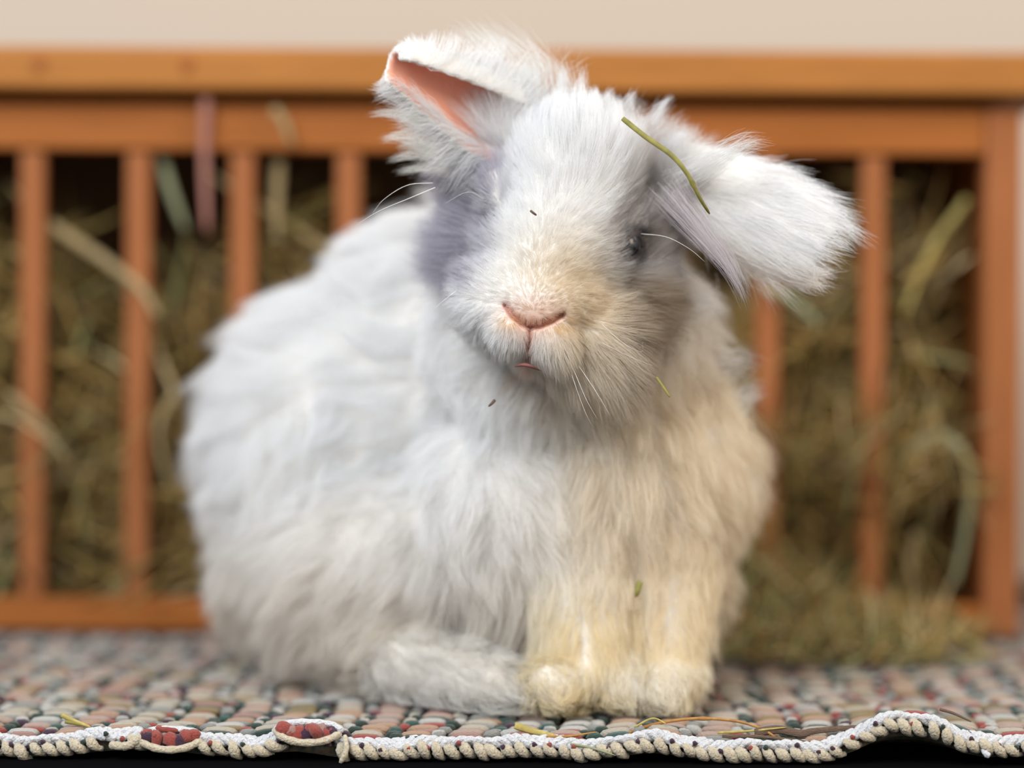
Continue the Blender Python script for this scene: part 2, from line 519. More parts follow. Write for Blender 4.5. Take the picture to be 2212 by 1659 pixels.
while x < 35.7:
    if not any(a < x < b for a, b in gaps):
        o = link('stitch', random.choice(stm), None, rug, loc=(x - RB[0], RY0 - .05 + random.uniform(-.05, .05) - RB[1], edge_z(x) + random.uniform(-.05, .03) - RB[2]))
        sl = (edge_z(x + .3) - edge_z(x - .3)) / .6
        o.rotation_euler = (random.uniform(-.15, .15), -math.atan(sl) + random.uniform(-.12, .12), random.uniform(-.2, .2))
        o.scale = (random.uniform(.9, 1.15), random.uniform(.9, 1.05), random.uniform(.85, 1.1))
    x += .60 + random.uniform(-.08, .08)
for q in range(3):
    x = -27.3 + q * .3
    xs_ = np.arange(-35.9, 36, .16)
    for a_, b_ in [(-36, -15.8), (-13.5, -9.95), (-7.7, 36)]:
        seg = xs_[(xs_ >= a_) & (xs_ <= b_)]
        P = [(u_, RY0 + .0 + .16 * math.cos(u_ * 4.2 + q * 2.1), edge_z(u_) + .27 + .15 * math.sin(u_ * 5.2 + q * 2.1)) for u_ in seg]
        P = np.array(P) - RB
        V, F = tube_arrays(P, .165 + .02 * np.sin(seg * 9 + q), 6)
        link('edge_cord', mesh_from('edge_cord', V, F), M['white_yarn'], rug)
# dark rag ends showing through between the stitches
FL = lozenge(.13, .10, .12, 6, 3)
x = -26.5
while x < 27:
    k = random.choice(['plum', 'plum', 'red', 'green'])
    o = link('rag_end', piece_mesh('rag_end', FL, k), None, rug, loc=(x - RB[0], RY0 - .36 + random.uniform(-.03, .05) - RB[1], edge_z(x) + random.uniform(.0, .3) - RB[2]))
    o.rotation_euler = (0, random.uniform(-1, 1), random.uniform(-.5, .5))
    x += random.uniform(.55, 1.6)
# places where the wrapping has slipped and red rag shows inside a slack yarn loop
def rug_tube(name, pts, rad, mat, n=16, label=None, sides=7):
    P = spline(pts, n) - RB
    V, F = tube_arrays(P, [rad * (.6 if i in (0, n - 1) else 1 + .1 * math.sin(i * 2.3)) for i in range(n)], sides)
    o = link(name, mesh_from(name, V, F), mat, rug)
    if label: o['label'] = label
    return o
for (cx, wd, hz, n) in ((-14.7, 1.35, .0, 7), (-8.75, 1.4, .32, 10)):
    bz = edge_z(cx) + hz
    for i in range(n):
        k = ['red', 'red', 'rose', 'red', 'plum'][i % 5]
        o = link('rag_lump', piece_mesh('rag_lump', KN, k), None, rug, loc=(cx - wd * .75 + 1.5 * wd * i / (n - 1) - RB[0], RY0 - .12 + random.uniform(-.1, .12) - RB[1], bz + .06 + random.uniform(-.12, .16) - RB[2]))
        o.rotation_euler = (random.uniform(-1, 1), random.uniform(-1.2, 1.2), random.uniform(-1, 1)); o.scale = (1.05, 1.1, 1.7)
    rug_tube('yarn_loop', [(cx - wd, RY0 - .1, bz + .30), (cx - wd * .8, RY0 - .4, bz - .02), (cx - wd * .2, RY0 - .5, bz - .26), (cx + wd * .5, RY0 - .45, bz - .20), (cx + wd * 1.05, RY0 - .25, bz + .12)], .17, M['cream_yarn'])
    rug_tube('yarn_loop', [(cx - wd * 1.1, RY0 + .1, bz + .1), (cx - wd * .6, RY0 + .2, bz + .46), (cx + .1, RY0 + .25, bz + .50), (cx + wd * .7, RY0 + .2, bz + .42), (cx + wd * 1.1, RY0, bz + .18)], .16, M['white_yarn'])
o = link('rag_lump', piece_mesh('rag_lump', KN, 'plum'), None, rug, loc=(W(316, 1606, RY0 - .3)[0] - RB[0], RY0 - .25 - RB[1], edge_z(-15.8) + .1 - RB[2])); o.scale = (.9, 1, 1.3)  # dark lump put in for the shaded black hole in the edge
rug_tube('yarn_loop', [(-17.3, RY0 - .2, edge_z(-17) - .15), (-16.5, RY0 - .35, edge_z(-16.5) - .2), (-15.9, RY0 - .3, edge_z(-16) + .2)], .2, M['cream_yarn'])
rug_tube('yarn_end', [W(745, 1588, 104.3), W(748, 1620, 103.9), W(735, 1648, 103.8)], .12, M['cream_yarn'], 10)
rug_tube('yarn_end', [W(2120, 1612, 104.6), W(2130, 1628, 104.1), W(2138, 1634, 104)], .14, M['white_yarn'], 10)

# ---------------------------------------------------------------- loose straws on the rug
G2 = 'loose straws on the rug front'
stalk('straw', [(1288, 1608, 105.0), (1330, 1596, 105.2), (1400, 1568, 105.6), (1490, 1553, 105.8), (1580, 1556, 105.6), (1640, 1572, 105.2), (1675, 1592, 104.9)], .075, M['stem_orange'],
      'long orange brown straw arching above the rug edge right of centre', 'straw', G2, n=30, taper=.3, knot=.55)
stalk('straw', [(1112, 1567, 105.1), (1150, 1579, 105.0), (1203, 1591, 104.6)], .16, M['stem_yellow'], 'flat pale yellow straw piece on the rug edge below the front paws', 'straw', G2, flat=.35)
stalk('straw', [(1180, 1591, 104.6), (1230, 1590, 104.6), (1290, 1581, 104.8)], .055, M['stem_orange'], 'thin brown straw lying beside the pale yellow piece on the edge', 'straw', G2)
stalk('straw', [(1232, 1607, 104.3), (1275, 1615, 104.2), (1330, 1632, 103.95)], .06, M['stem_grey'], 'thin grey green straw lying over the crocheted edge at centre', 'straw', G2)
stalk('straw', [(1370, 1571, 105.3), (1410, 1552, 105.4), (1440, 1564, 105.2)], .05, M['stem_yellow'], 'thin yellow straw under the arching orange straw', 'straw', G2)
stalk('straw', [(133, 1544, 105.6), (160, 1557, 105.4), (196, 1571, 105.1)], .11, M['stem_yellow'], 'yellow straw lying above the rug edge at far left', 'straw', G2)
stalk('straw', [(140, 1559, 105.3), (170, 1564, 105.3), (185, 1569, 105.2)], .08, M['stem_green'], 'short greenish straw crossing under the yellow one at far left', 'straw', G2)
stalk('straw', [(1550, 1583, 105.0), (1620, 1579, 105.0), (1700, 1571, 105.0)], .06, M['stem_yellow'], 'thin yellowish straw beside the dry brown leaf', 'straw', G2)
stalk('straw', [(2030, 1532, 105.4), (2060, 1541, 105.2), (2098, 1559, 105.0)], .07, M['leaf_brown'], 'dark thin stalk lying behind the raised rug hump at right', 'straw', G2)
stalk('dry_leaf', [(1630, 1583, 105.0), (1680, 1576, 105.1), (1730, 1585, 105.0), (1760, 1579, 104.9), (1870, 1569, 104.6)], .20, M['leaf_brown'], 'crumpled dry brown leaf lying along the rug edge right of centre', 'leaf', n=18, flat=.3, taper=.55)
stalk('dry_leaf', [(1560, 1590, 104.7), (1640, 1591, 104.7), (1750, 1602, 104.5)], .08, M['leaf_brown'], 'narrow brown leaf strip on the rug edge below the crumpled leaf', 'leaf', n=12, flat=.4)

# ---------------------------------------------------------------- rabbit
# head frame: R to the picture's right, U to the crown (head rolled clockwise), depth y
TH_ = math.radians(14.4)
HR = np.array([math.cos(TH_), 0, -math.sin(TH_)])
HU = np.array([math.sin(TH_), 0, math.cos(TH_)])
HO = W(1210, 485, 108.0)
def HP(rr, uu, y): return HO * np.array([1, 0, 1]) + rr * HR + uu * HU + np.array([0, y, 0])

COMP = []      # (tag, kind, data)
def ball(tg, c, rad, rot=0):
    c = np.array(c, float); c[2] = max(c[2], rad[2] + .38)
    COMP.append((tg, 'e', np.asarray(c, float), np.asarray(rad, float), rot))
def caps(tg, a, b, ra, rb):
    a = np.array(a, float); b = np.array(b, float); a[2] = max(a[2], ra + .35); b[2] = max(b[2], rb + .35)
    COMP.append((tg, 'c', np.asarray(a, float), np.asarray(b, float), ra, rb))

# trunk
ball('body', W(770, 1010, 127), (7.2, 9.0, 9.6))
ball('body', W(970, 850, 125), (7.2, 7.6, 9.0))
ball('body', W(730, 1230, 126), (5.6, 8.2, 5.6))
ball('body', W(900, 1250, 122), (7.6, 7.5, 5.6))
ball('body', W(1330, 1010, 116.5), (6.0, 5.2, 6.0))
ball('body', W(1180, 1120, 116.5), (6.2, 5.0, 6.6))
ball('body', W(1350, 1190, 116.5), (4.2, 4.6, 5.6))
ball('body', W(1230, 760, 115.5), (6.2, 4.8, 5.5))
# haunch
ball('body', W(830, 1240, 119.5), (6.0, 4.5, 5.2))
# fore legs and feet
caps('leg', W(1250, 1180, 114), W(1265, 1440, 112.0), 3.2, 1.9)
caps('leg', W(1415, 1180, 114.5), W(1428, 1450, 112.2), 2.7, 1.5)
caps('paw', W(1320, 1465, 112.0), W(1195, 1500, 110.1), 1.6, 1.1)
caps('paw', W(1440, 1465, 112.2), W(1430, 1499, 110.2), 1.5, 1.0)
ball('paw', W(1350, 1490, 110.7), (1.5, 1.3, .95))
caps('foot', W(865, 1465, 114.5), W(1060, 1500, 110.9), 1.5, 1.05)
ball('foot', W(1075, 1500, 110.9), (1.5, 1.2, .8))
ball('body', W(880, 1385, 117.2), (3.4, 3.2, 2.3))
# head
ball('head', HP(0, .35, 112.0), (4.0, 4.9, 3.9), TH_)
ball('head', HP(0.1, -1.2, 109.5), (3.3, 3.6, 3.4), TH_)
ball('head', HP(0.05, -3.4, 108.0), (3.0, 3.0, 2.5), TH_)
ball('head', HP(0.0, -3.7, 105.95), (1.75, 1.35, 1.6), TH_)
ball('head', HP(-1.6, -4.1, 108.0), (2.0, 2.3, 1.9), TH_)
ball('head', HP(2.3, -4.4, 108.4), (2.3, 2.4, 2.2), TH_)
ball('head', HP(-.85, -5.0, 106.0), (1.15, 1.15, 1.1), TH_)
ball('head', HP(.85, -5.0, 106.0), (1.15, 1.15, 1.1), TH_)
ball('head', HP(.3, -5.3, 108.3), (1.3, 1.3, 1.0), TH_)
ball('head', HP(-2.5, -1.0, 112.2), (2.2, 3.0, 3.2), TH_)
ball('head', W(1468, 425, 111.6), (1.3, 1.5, 1.4))
ball('head', W(1100, 290, 111.6), (1.5, 1.6, 1.5))
ball('head', W(1030, 375, 112.2), (1.3, 1.6, 1.5))
ball('head', HP(3.0, -1.5, 111.5), (2.3, 3.2, 3.2), TH_)
caps('head', HP(0, 2.4, 109.0), HP(0, -2.8, 106.9), 2.6, 1.9)
caps('head', HP(0, -1, 112), W(1260, 900, 117), 4.0, 4.5)
# brow ridges over the eyes
caps('head', HP(-3.1, 1.1, 108.9), HP(-2.9, .3, 108.2), .8, .6)
caps('head', HP(3.1, 1.1, 108.9), HP(2.9, .3, 108.2), .8, .6)

# ears: (base, tip, width direction, cross section [w, y], width profile, thickness)
def ear_arrays(base, tip, wdir, cs, prof, thick, bow, low=None):
    base = np.asarray(base); tip = np.asarray(tip)
    ax = tip - base; L = np.linalg.norm(ax)
    wdir = wdir - ax * (wdir @ ax) / L ** 2; wdir = wdir / np.linalg.norm(wdir)
    dep = np.cross(ax / L, wdir)
    if dep[1] < 0: dep = -dep
    csS = spline([(a, b, 0) for a, b in cs], 22)[:, :2]
    nu = 26
    G = np.zeros((nu, 22, 3))
    for i, t in enumerate(np.linspace(0, 1, nu)):
        s = np.interp(t, *zip(*prof)) * np.ones((22, 1))
        if low:
            bl_ = np.clip((np.arange(22) / 21 - .15) / .4, 0, 1)[:, None]; s = np.interp(t, *zip(*low)) * (1 - bl_) + s * bl_
        c = base + ax * t + dep * bow * math.sin(PI * t)
        G[i] = c + (csS[:, :1] * s) * wdir + (csS[:, 1:] * s) * dep
    du = np.gradient(G, axis=0); dv = np.gradient(G, axis=1)
    Nn = np.cross(du, dv); Nn /= np.linalg.norm(Nn, axis=2)[..., None] + 1e-9
    if Nn[nu // 2, 11] @ dep < 0: Nn = -Nn
    A = G - Nn * thick / 2; B = G + Nn * thick / 2
    V = np.concatenate([A.reshape(-1, 3), B.reshape(-1, 3)])
    F = []; K = nu * 22
    for i in range(nu - 1):
        for j in range(21):
            a = i * 22 + j
            F.append((a, a + 1, a + 23, a + 22)); F.append((K + a, K + a + 22, K + a + 23, K + a + 1))
        a = i * 22; F.append((a, a + 22, K + a + 22, K + a)); a += 21; F.append((a, K + a, K + a + 22, a + 22))
    for j in range(21):
        F.append((j, K + j, K + j + 1, j + 1)); a = (nu - 1) * 22 + j; F.append((a, a + 1, K + a + 1, K + a))
    return V, F, G, ax / L, wdir, dep
EARL = ear_arrays(W(1110, 245, 110.8), W(842, 143, 107.6), np.array([.25, 0, .97]),
                  [(-1.75, -.6), (-1.2, .25), (-.3, .7), (.7, .75), (1.3, .2), (1.25, -.45), (.8, -.9), (.45, -1.0)],
                  [(0, .8), (.25, 1.0), (.55, 1.0), (.8, .9), (.93, .75), (1, .55)], .38, .3, [(0, 1.5), (.3, 1.4), (.6, .95), (.85, .58), (1, .4)])
EARR = ear_arrays(W(1440, 360, 111.5), W(1785, 535, 107.8), np.array([.47, 0, .88]),
                  [(-2.2, 1.0), (-1.9, .1), (-1.1, -.35), (0, -.5), (1.2, -.2), (2.1, .6)],
                  [(0, .62), (.25, .9), (.55, 1.08), (.8, 1.0), (.93, .78), (1, .5)], .38, -.2)

def comp_dist(P):
    """distance of points to every component -> (index of the nearest by tag)"""
    out = []
    for c in COMP:
        if c[1] == 'e':
            q = P - c[2]
            if c[4]:
                q = np.stack([q @ HR, q[:, 1], q @ HU], 1)
            k = np.linalg.norm(q / c[3], axis=1)
            out.append((k - 1) * c[3].min())
        else:
            a, b = c[2], c[3]; ab = b - a
            t = np.clip((P - a) @ ab / (ab @ ab), 0, 1)
            out.append(np.linalg.norm(P - (a + t[:, None] * ab), axis=1) - (c[4] + (c[5] - c[4]) * t))
    return np.stack(out, 1)

def grow_body():
    bm = bmesh.new()
    for c in COMP:
        if c[1] == 'e':
            m = Matrix.Translation(Vector(c[2])) @ (Matrix.Rotation(c[4], 4, 'Y') if c[4] else Matrix.Identity(4)) @ Matrix.Diagonal((*c[3], 1))
            bmesh.ops.create_icosphere(bm, subdivisions=4, radius=1, matrix=m)
        else:
            n = 14
            for i in range(n):
                t = i / (n - 1)
                bmesh.ops.create_icosphere(bm, subdivisions=3, radius=c[4] + (c[5] - c[4]) * t, matrix=Matrix.Translation(Vector(c[2] + (c[3] - c[2]) * t)))
    for E in (EARL, EARR):
        vs = [bm.verts.new(tuple(v)) for v in E[0]]
        for f in E[1]: bm.faces.new([vs[i] for i in f])
    bmesh.ops.recalc_face_normals(bm, faces=bm.faces)
    me = bpy.data.meshes.new('tmp'); bm.to_mesh(me); bm.free()
    o = bpy.data.objects.new('tmp', me); COL.objects.link(o)
    rm = o.modifiers.new('r', 'REMESH'); rm.mode = 'VOXEL'; rm.voxel_size = .17; rm.use_smooth_shade = True
    sm = o.modifiers.new('s', 'SMOOTH'); sm.factor = .5; sm.iterations = 7
    dg = bpy.context.evaluated_depsgraph_get(); dg.update()
    ev = o.evaluated_get(dg)
    me2 = bpy.data.meshes.new_from_object(ev)
    bpy.data.objects.remove(o); bpy.data.meshes.remove(me)
    return me2
bme = grow_body()
bme.name = 'rabbit'
# finer faces round nose and mouth, then carve the creases
bm = bmesh.new(); bm.from_mesh(bme)
nosep = Vector(W(1145, 715, 104.6))
for rad in (3.2, 2.6):
    es = [e for e in bm.edges if all((v.co - nosep).length < rad for v in e.verts)]
    bmesh.ops.subdivide_edges(bm, edges=es, cuts=1, use_grid_fill=True)
bmesh.ops.triangulate(bm, faces=bm.faces)
def xz(pts, Y=104.8): return [W(a, b, Y)[[0, 2]] for a, b in pts]
NOSTRIL = [xz([(1093, 660), (1108, 682), (1128, 699), (1145, 706)]), xz([(1145, 706), (1165, 704), (1188, 695), (1214, 680)])]
PHIL = xz([(1145, 706), (1143, 740), (1139, 775)])
MOUTH = [xz([(1139, 775), (1128, 786), (1112, 794)]), xz([(1139, 775), (1152, 787), (1166, 801)])]
LIP = xz([(1125, 793), (1152, 799)])
def segd(P2, line):
    d = np.full(len(P2), 9.)
    for a, b in zip(line[:-1], line[1:]):
        ab = b - a; t = np.clip((P2 - a) @ ab / (ab @ ab), 0, 1)
        d = np.minimum(d, np.linalg.norm(P2 - (a + t[:, None] * ab), axis=1))
    return d
bm.verts.ensure_lookup_table()
co = np.array([v.co for v in bm.verts])
near = np.where((np.linalg.norm(co - np.array(nosep), axis=1) < 3.2) & (co[:, 1] < 109))[0]
P2 = co[near][:, [0, 2]]
dn = np.minimum(segd(P2, NOSTRIL[0]), segd(P2, NOSTRIL[1]))
dp = segd(P2, PHIL); dm = np.minimum(segd(P2, MOUTH[0]), segd(P2, MOUTH[1])); dl = segd(P2, LIP)
push = .42 * np.exp(-(dn / .13) ** 2) + .26 * np.exp(-(dp / .10) ** 2) + .30 * np.exp(-(dm / .12) ** 2) + .45 * np.exp(-(dl / .15) ** 2)
pk = np.clip(np.maximum.reduce([np.exp(-(dn / .20) ** 2), np.exp(-(dp / .13) ** 2), np.exp(-(dm / .12) ** 2), 1.5 * np.exp(-(dl / .22) ** 2)]), 0, 1)
npad = np.exp(-(np.linalg.norm((P2 - np.array(W(1150, 680, 104.8))[[0, 2]]) / (.8, .55), axis=1)) ** 2) * .5
for i, k in enumerate(near):
    v = bm.verts[k]; v.co.y += push[i]
pink = np.zeros(len(bm.verts)); pink[near] = pk
bm.to_mesh(bme); bm.free()
nv = len(bme.vertices)
vco = np.zeros(nv * 3, np.float32); bme.vertices.foreach_get('co', vco); vco = vco.reshape(-1, 3).astype(float)
bme.calc_loop_triangles()
nt_ = len(bme.loop_triangles)
tri = np.zeros(nt_ * 3, np.int32); bme.loop_triangles.foreach_get('vertices', tri); tri = tri.reshape(-1, 3)
vno = np.zeros(nv * 3, np.float32); bme.vertices.foreach_get('normal', vno); vno = vno.reshape(-1, 3).astype(float)

# ---- regions
TAGS = ['body', 'leg', 'paw', 'foot', 'head', 'ear_l', 'ear_r']
def sheet_dist(P, E):
    G = E[2].reshape(-1, 3)
    lo = G.min(0) - 1.2; hi = G.max(0) + 1.2
    d = np.full(len(P), 9.); idx = np.zeros(len(P), int)
    inb = np.where(((P > lo) & (P < hi)).all(1))[0]
    for s in range(0, len(inb), 20000):
        q = P[inb[s:s + 20000]]
        dd = ((q[:, None] - G[None]) ** 2).sum(2)
        idx[inb[s:s + 20000]] = dd.argmin(1); d[inb[s:s + 20000]] = np.sqrt(dd.min(1))
    return d, idx
def region(P):
    D = comp_dist(P)
    tg = np.array([TAGS.index(c[0]) for c in COMP])
    best = tg[D.argmin(1)]; dm = D.min(1)
    dL, iL = sheet_dist(P, EARL); dR, iR = sheet_dist(P, EARR)
    best = np.where((dL < .45) & (dm > .25), 5, best)
    best = np.where((dR < .45) & (dm > .25), 6, best)
    return best, iL, iR
def sstep(a, b, x):
    t = np.clip((x - a) / (b - a), 0, 1); return t * t * (3 - 2 * t)
_wv = rng.normal(size=(9, 3)); _wv /= np.linalg.norm(_wv, axis=1)[:, None]; _wa = rng.normal(size=(9, 3)); _wp = rng.random(9) * 6.3
def vnoise(P, s):
    f = np.array([1, 1.3, 1.7, .8, 1.1, 2.1, 2.6, .6, 1.9])
    ph = (P @ _wv.T) * s * f + _wp
    return np.sin(ph) @ _wa / 3.0

# ---- skin colours (pigment, with light painted into the ears: pink skin in the ears, nose and lips, cream undercoat elsewhere)
reg_v, iLv, iRv = region(vco)
skin = np.tile(np.array([.78, .74, .68]), (nv, 1))
def earinner(P, Nv, E, idx, which):
    """inside of the cup: surface whose normal faces away from the ear's back"""
    dep = E[5]; G = E[2]
    gi = np.clip(idx // 22, 1, 24); gj = np.clip(idx % 22, 1, 20)
    du = G[gi + 1 - (gi == 25), gj] - G[gi - 1, gj]; dv = G[gi, gj + 1] - G[gi, gj - 1]
    nn = np.cross(du, dv); nn /= np.linalg.norm(nn, axis=1)[:, None] + 1e-9
    ref = np.cross(G[14] - G[12], np.roll(G[13], -1, 0) - np.roll(G[13], 1, 0))[11]
    if (ref @ dep) < 0: nn = -nn
    return (Nv * nn).sum(1)
# left ear opens towards the camera: its inside is the -depth side of the sheet
inL = (reg_v == 5) & (earinner(vco, vno, EARL, iLv, 0) < -.25)
inR = (reg_v == 6) & (earinner(vco, vno, EARR, iRv, 1) > .25)
skin[inL | inR] = (.80, .37, .25)  # pink skin, brightened to paint in light shining through the ear
_w = np.exp(-(np.linalg.norm((vco - np.array(W(1150, 690, 104.6))) / (1.2, 2.5, .8), axis=1)) ** 2)[:, None]
skin = skin * (1 - _w) + np.array([.74, .50, .38]) * _w
skin = skin * (1 - pink[:, None]) + np.array([.62, .30, .22]) * pink[:, None]
for _e in (HP(-3.3, .2, 109.0), HP(3.52, -.15, 108.15)):
    _w = sstep(1.4, .9, np.linalg.norm(vco - _e, axis=1))[:, None]
    skin = skin * (1 - _w) + np.array([.10, .085, .085]) * _w
ca = bme.color_attributes.new('skin_color', 'FLOAT_COLOR', 'POINT')
ca.data.foreach_set('color', np.hstack([skin, np.ones((nv, 1))]).astype(np.float32).ravel())
m, nt, b = mat_new('rabbit_skin')
at = nt.nodes.new('ShaderNodeAttribute'); at.attribute_name = 'skin_color'
nt.links.new(at.outputs['Color'], b.inputs['Base Color'])
b.inputs['Roughness'].default_value = .6
b.inputs['Specular IOR Level'].default_value = .25
b.inputs['Subsurface Weight'].default_value = .0
M['skin'] = m

# ---- fur material
m, nt, b = mat_new('rabbit_fur')
nt.nodes.remove(b)
out = nt.nodes['Material Output']
at = nt.nodes.new('ShaderNodeAttribute'); at.attribute_name = 'fur_color'
df = nt.nodes.new('ShaderNodeBsdfDiffuse'); tr = nt.nodes.new('ShaderNodeBsdfTranslucent')
mx = nt.nodes.new('ShaderNodeMixShader'); mx.inputs[0].default_value = .42
nt.links.new(at.outputs['Color'], df.inputs[0]); nt.links.new(at.outputs['Color'], tr.inputs[0])
nt.links.new(df.outputs[0], mx.inputs[1]); nt.links.new(tr.outputs[0], mx.inputs[2]); nt.links.new(mx.outputs[0], out.inputs[0])
M['fur'] = m

# ---- root sampling
tc_ = vco[tri]
ar = np.linalg.norm(np.cross(tc_[:, 1] - tc_[:, 0], tc_[:, 2] - tc_[:, 0]), axis=1) / 2
cen = tc_.mean(1)
regt = reg_v[tri[:, 0]]
dens = np.select([regt == 0, regt == 1, regt == 2, regt == 3, regt == 4, regt >= 5], [62, 70, 110, 100, 190, 130])
fn = vno[tri].mean(1)
back = (fn[:, 1] > .45) & (regt == 0)
dens = np.where(back, 30, dens)
muz = np.exp(-(np.linalg.norm((cen - np.array(W(1160, 720, 105.5))) / (4.5, 6, 4), axis=1)) ** 2) * (regt == 4)
dens = dens * (1 + 2.4 * muz)
cnt = rng.poisson(ar * dens)
ti = np.repeat(np.arange(nt_), cnt)
u, v = rng.random(len(ti)), rng.random(len(ti))
fl = u + v > 1; u[fl] = 1 - u[fl]; v[fl] = 1 - v[fl]
w_ = 1 - u - v
A3 = np.stack([w_, u, v], 1)
P = (vco[tri[ti]] * A3[..., None]).sum(1)
Nn = (vno[tri[ti]] * A3[..., None]).sum(1); Nn /= np.linalg.norm(Nn, axis=1)[:, None] + 1e-9
R_, iL, iR = region(P)
pinkP = (pink[tri[ti]] * A3).sum(1)
hr = (P - HO) @ HR; hu = (P - HO) @ HU; hy = P[:, 1]

n = len(P)
L = np.full(n, 3.1); lift = np.full(n, .62); comb = np.zeros((n, 3)); rad = np.full(n, .0085); wav = np.full(n, .42)
isH = R_ == 4; isB = R_ == 0
# body: combed away from the head, down and outwards; legs down
bc = W(1230, 760, 114)
comb[:] = (P - bc) * (1, .6, .55) + np.array([0, 0, -6.5])
# head: radially away from the nose tip
nt3 = W(1147, 690, 103.6)
ch = P - nt3
comb[isH] = ch[isH]
below = isH & (hu < -4.2)
comb[below] += np.array([0, 0, -3.0])
dn3 = np.linalg.norm(P - nt3, axis=1)
Lh = np.interp(dn3, [0, .5, 1.2, 2.4, 4, 6, 9, 12], [.17, .20, .32, .56, .8, 1.25, 1.9, 2.4])
Lh = np.where(hu > 2.6, Lh * 1.3, Lh)
Lh = Lh + .7 * sstep(-1.8, -3.0, hr) * sstep(1, -2, hu)
Lh = np.where((hr < -1.5) & (hu < -3.5), np.minimum(Lh, .9), Lh)
Lh = Lh + .6 * sstep(2.6, 3.6, hr) * sstep(-1, -2.5, hu)
side = sstep(2.4, 4, np.abs(hr)) * sstep(0, -3, hu)
Lh = Lh + 1.3 * side * sstep(3, 6, dn3)
chin = sstep(-4.6, -6.0, hu) * sstep(2.2, .9, np.abs(hr))
Lh = Lh * (1 + .9 * sstep(-5.2, -6.4, hu))
bearded = sstep(.4, 1.8, hr) * sstep(-4.4, -5.6, hu)
Lh = Lh + 1.1 * bearded
L = np.where(isH, Lh, L); lift = np.where(isH, np.interp(dn3, [0, 2, 5, 10], [.22, .42, .42, .45]), lift)
rad = np.where(isH, np.interp(dn3, [0, 2, 5, 10], [.0032, .0042, .0052, .0065]), rad); wav = np.where(isH, .16, wav)
# legs, paws, foot
for k, (l_, lf, wv) in {1: (2.2, .5, .4), 2: (1.7, .55, .45), 3: (2.0, .6, .6)}.items():
    s = R_ == k
    L[s] = l_; lift[s] = lf; wav[s] = wv
    comb[s] = np.array([.1, -.5, -1.]) if k == 1 else np.array([.15, -1.2, -.35])
comb[R_ == 3] = np.array([.9, -1.1, -.2])
# keep fur from going through the rug
low = P[:, 2] < 2.2
comb[low & isB] = (np.stack([P[:, 0] + 3, P[:, 1] - 124, 0 * P[:, 0]], 1) / 8 + np.array([0, 0, -.25]))[low & isB]
# ears
eiL = (R_ == 5) & (earinner(P, Nn, EARL, iL, 0) < -.1) & ((iL % 22) > 3) & ((iL // 22) > 2)
eiR = (R_ == 6) & (earinner(P, Nn, EARR, iR, 1) > .1)
for k, E, idx, ei in ((5, EARL, iL, eiL), (6, EARR, iR, eiR)):
    s = R_ == k
    t = (idx // 22) / 25.0; wj = (idx % 22) / 21.0
    c = E[3] * 1.0 + np.zeros((n, 3))
    if k == 5:
        up = sstep(.45, .8, wj); dn = sstep(.30, .08, wj)
        c = c * np.interp(t, [0, .5, 1], [-.1, .1, .8])[:, None] * 1.0 + E[4] * (1.3 * up - 1.1 * dn)[:, None] + np.array([.35, .1, .2]) * up[:, None] + np.array([-1.3, 0, .25]) * dn[:, None]
        Lk = np.interp(t, [0, .4, .8, 1], [2.2, 2.1, 1.3, .5]) * (.5 + .6 * up + .95 * dn)
        lf = np.full(n, .28)
    else:
        c = E[3] + E[4] * ((wj - .5) * .55)[:, None]
        Lk = np.interp(t, [0, .25, .4, .8, 1], [.9, 1.2, 1.8, 2.1, 1.7])
        lf = np.full(n, .22)
    comb[s] = c[s]; L[s] = Lk[s]; lift[s] = lf[s]; rad[s] = .0065; wav[s] = .12
L = np.where(eiL | eiR, L * np.where(rng.random(n) < .22, .25, 0), L)
# fringe of longer fur along the lower rim of the rolled ear
L *= rng.uniform(.62, 1.12, n)
L = np.where(R_ == 6, L * rng.uniform(.6, 1.3, n), L)
# belly/chest length
L = np.where(isB, L * (1 + .18 * vnoise(P, .35)[:, 0]), L)
# bare creases
L = np.where(pinkP > .45, L * .5, L)
L = np.where(pinkP > .88, 0, L)
# eye openings
EYES = [HP(-3.3, .2, 109.0), HP(3.5, -.15, 108.12)]
for e in EYES:
    de = np.linalg.norm(P - e, axis=1)
    L = np.where(de < .80, L * .05, np.where(de < 1.0, L * .5, L))
keep = (L > .03) & (P[:, 2] > .25)
def cut(a): return a[keep]
P, Nn, R_, L, lift, comb, rad, wav, hr, hu, dn3, pinkP, iL, iR = map(cut, (P, Nn, R_, L, lift, comb, rad, wav, hr, hu, dn3, pinkP, iL, iR))
n = len(P)
isB = R_ == 0; isH = R_ == 4

# ---- pigment, with some light and shade painted in
white = np.array([.90, .90, .90]); cream = np.array([.87, .76, .58]); tan = np.array([.42, .33, .24])
grey = np.array([.53, .51, .57]); beige = np.array([.76, .64, .46]); yel = np.array([.86, .75, .50]); dgrey = np.array([.09, .085, .09])
C = np.tile(white, (n, 1))
nz = vnoise(P, .9)[:, 1] * .5
def mixc(C, col, w): return C * (1 - w[:, None]) + col * w[:, None]
wB = sstep(-1.5, 7.5, P[:, 0] + nz) * sstep(20, 15, P[:, 2]) * .85  # cream fur, with warm light from the right put into the colour
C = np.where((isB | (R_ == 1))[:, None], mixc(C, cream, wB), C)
C = np.where(isB[:, None], mixc(C, np.array([.70, .62, .50]), sstep(12, 2, P[:, 2] + nz) * .6), C)  # shade low on the body painted into the fur colour
C = np.where(((R_ == 1) | (R_ == 2))[:, None], mixc(C, yel, np.clip(.6 + .4 * nz, 0, .9) * sstep(9, 3, P[:, 2])), C)
C = np.where((R_ == 3)[:, None], C * np.array([.88, .86, .82]), C)
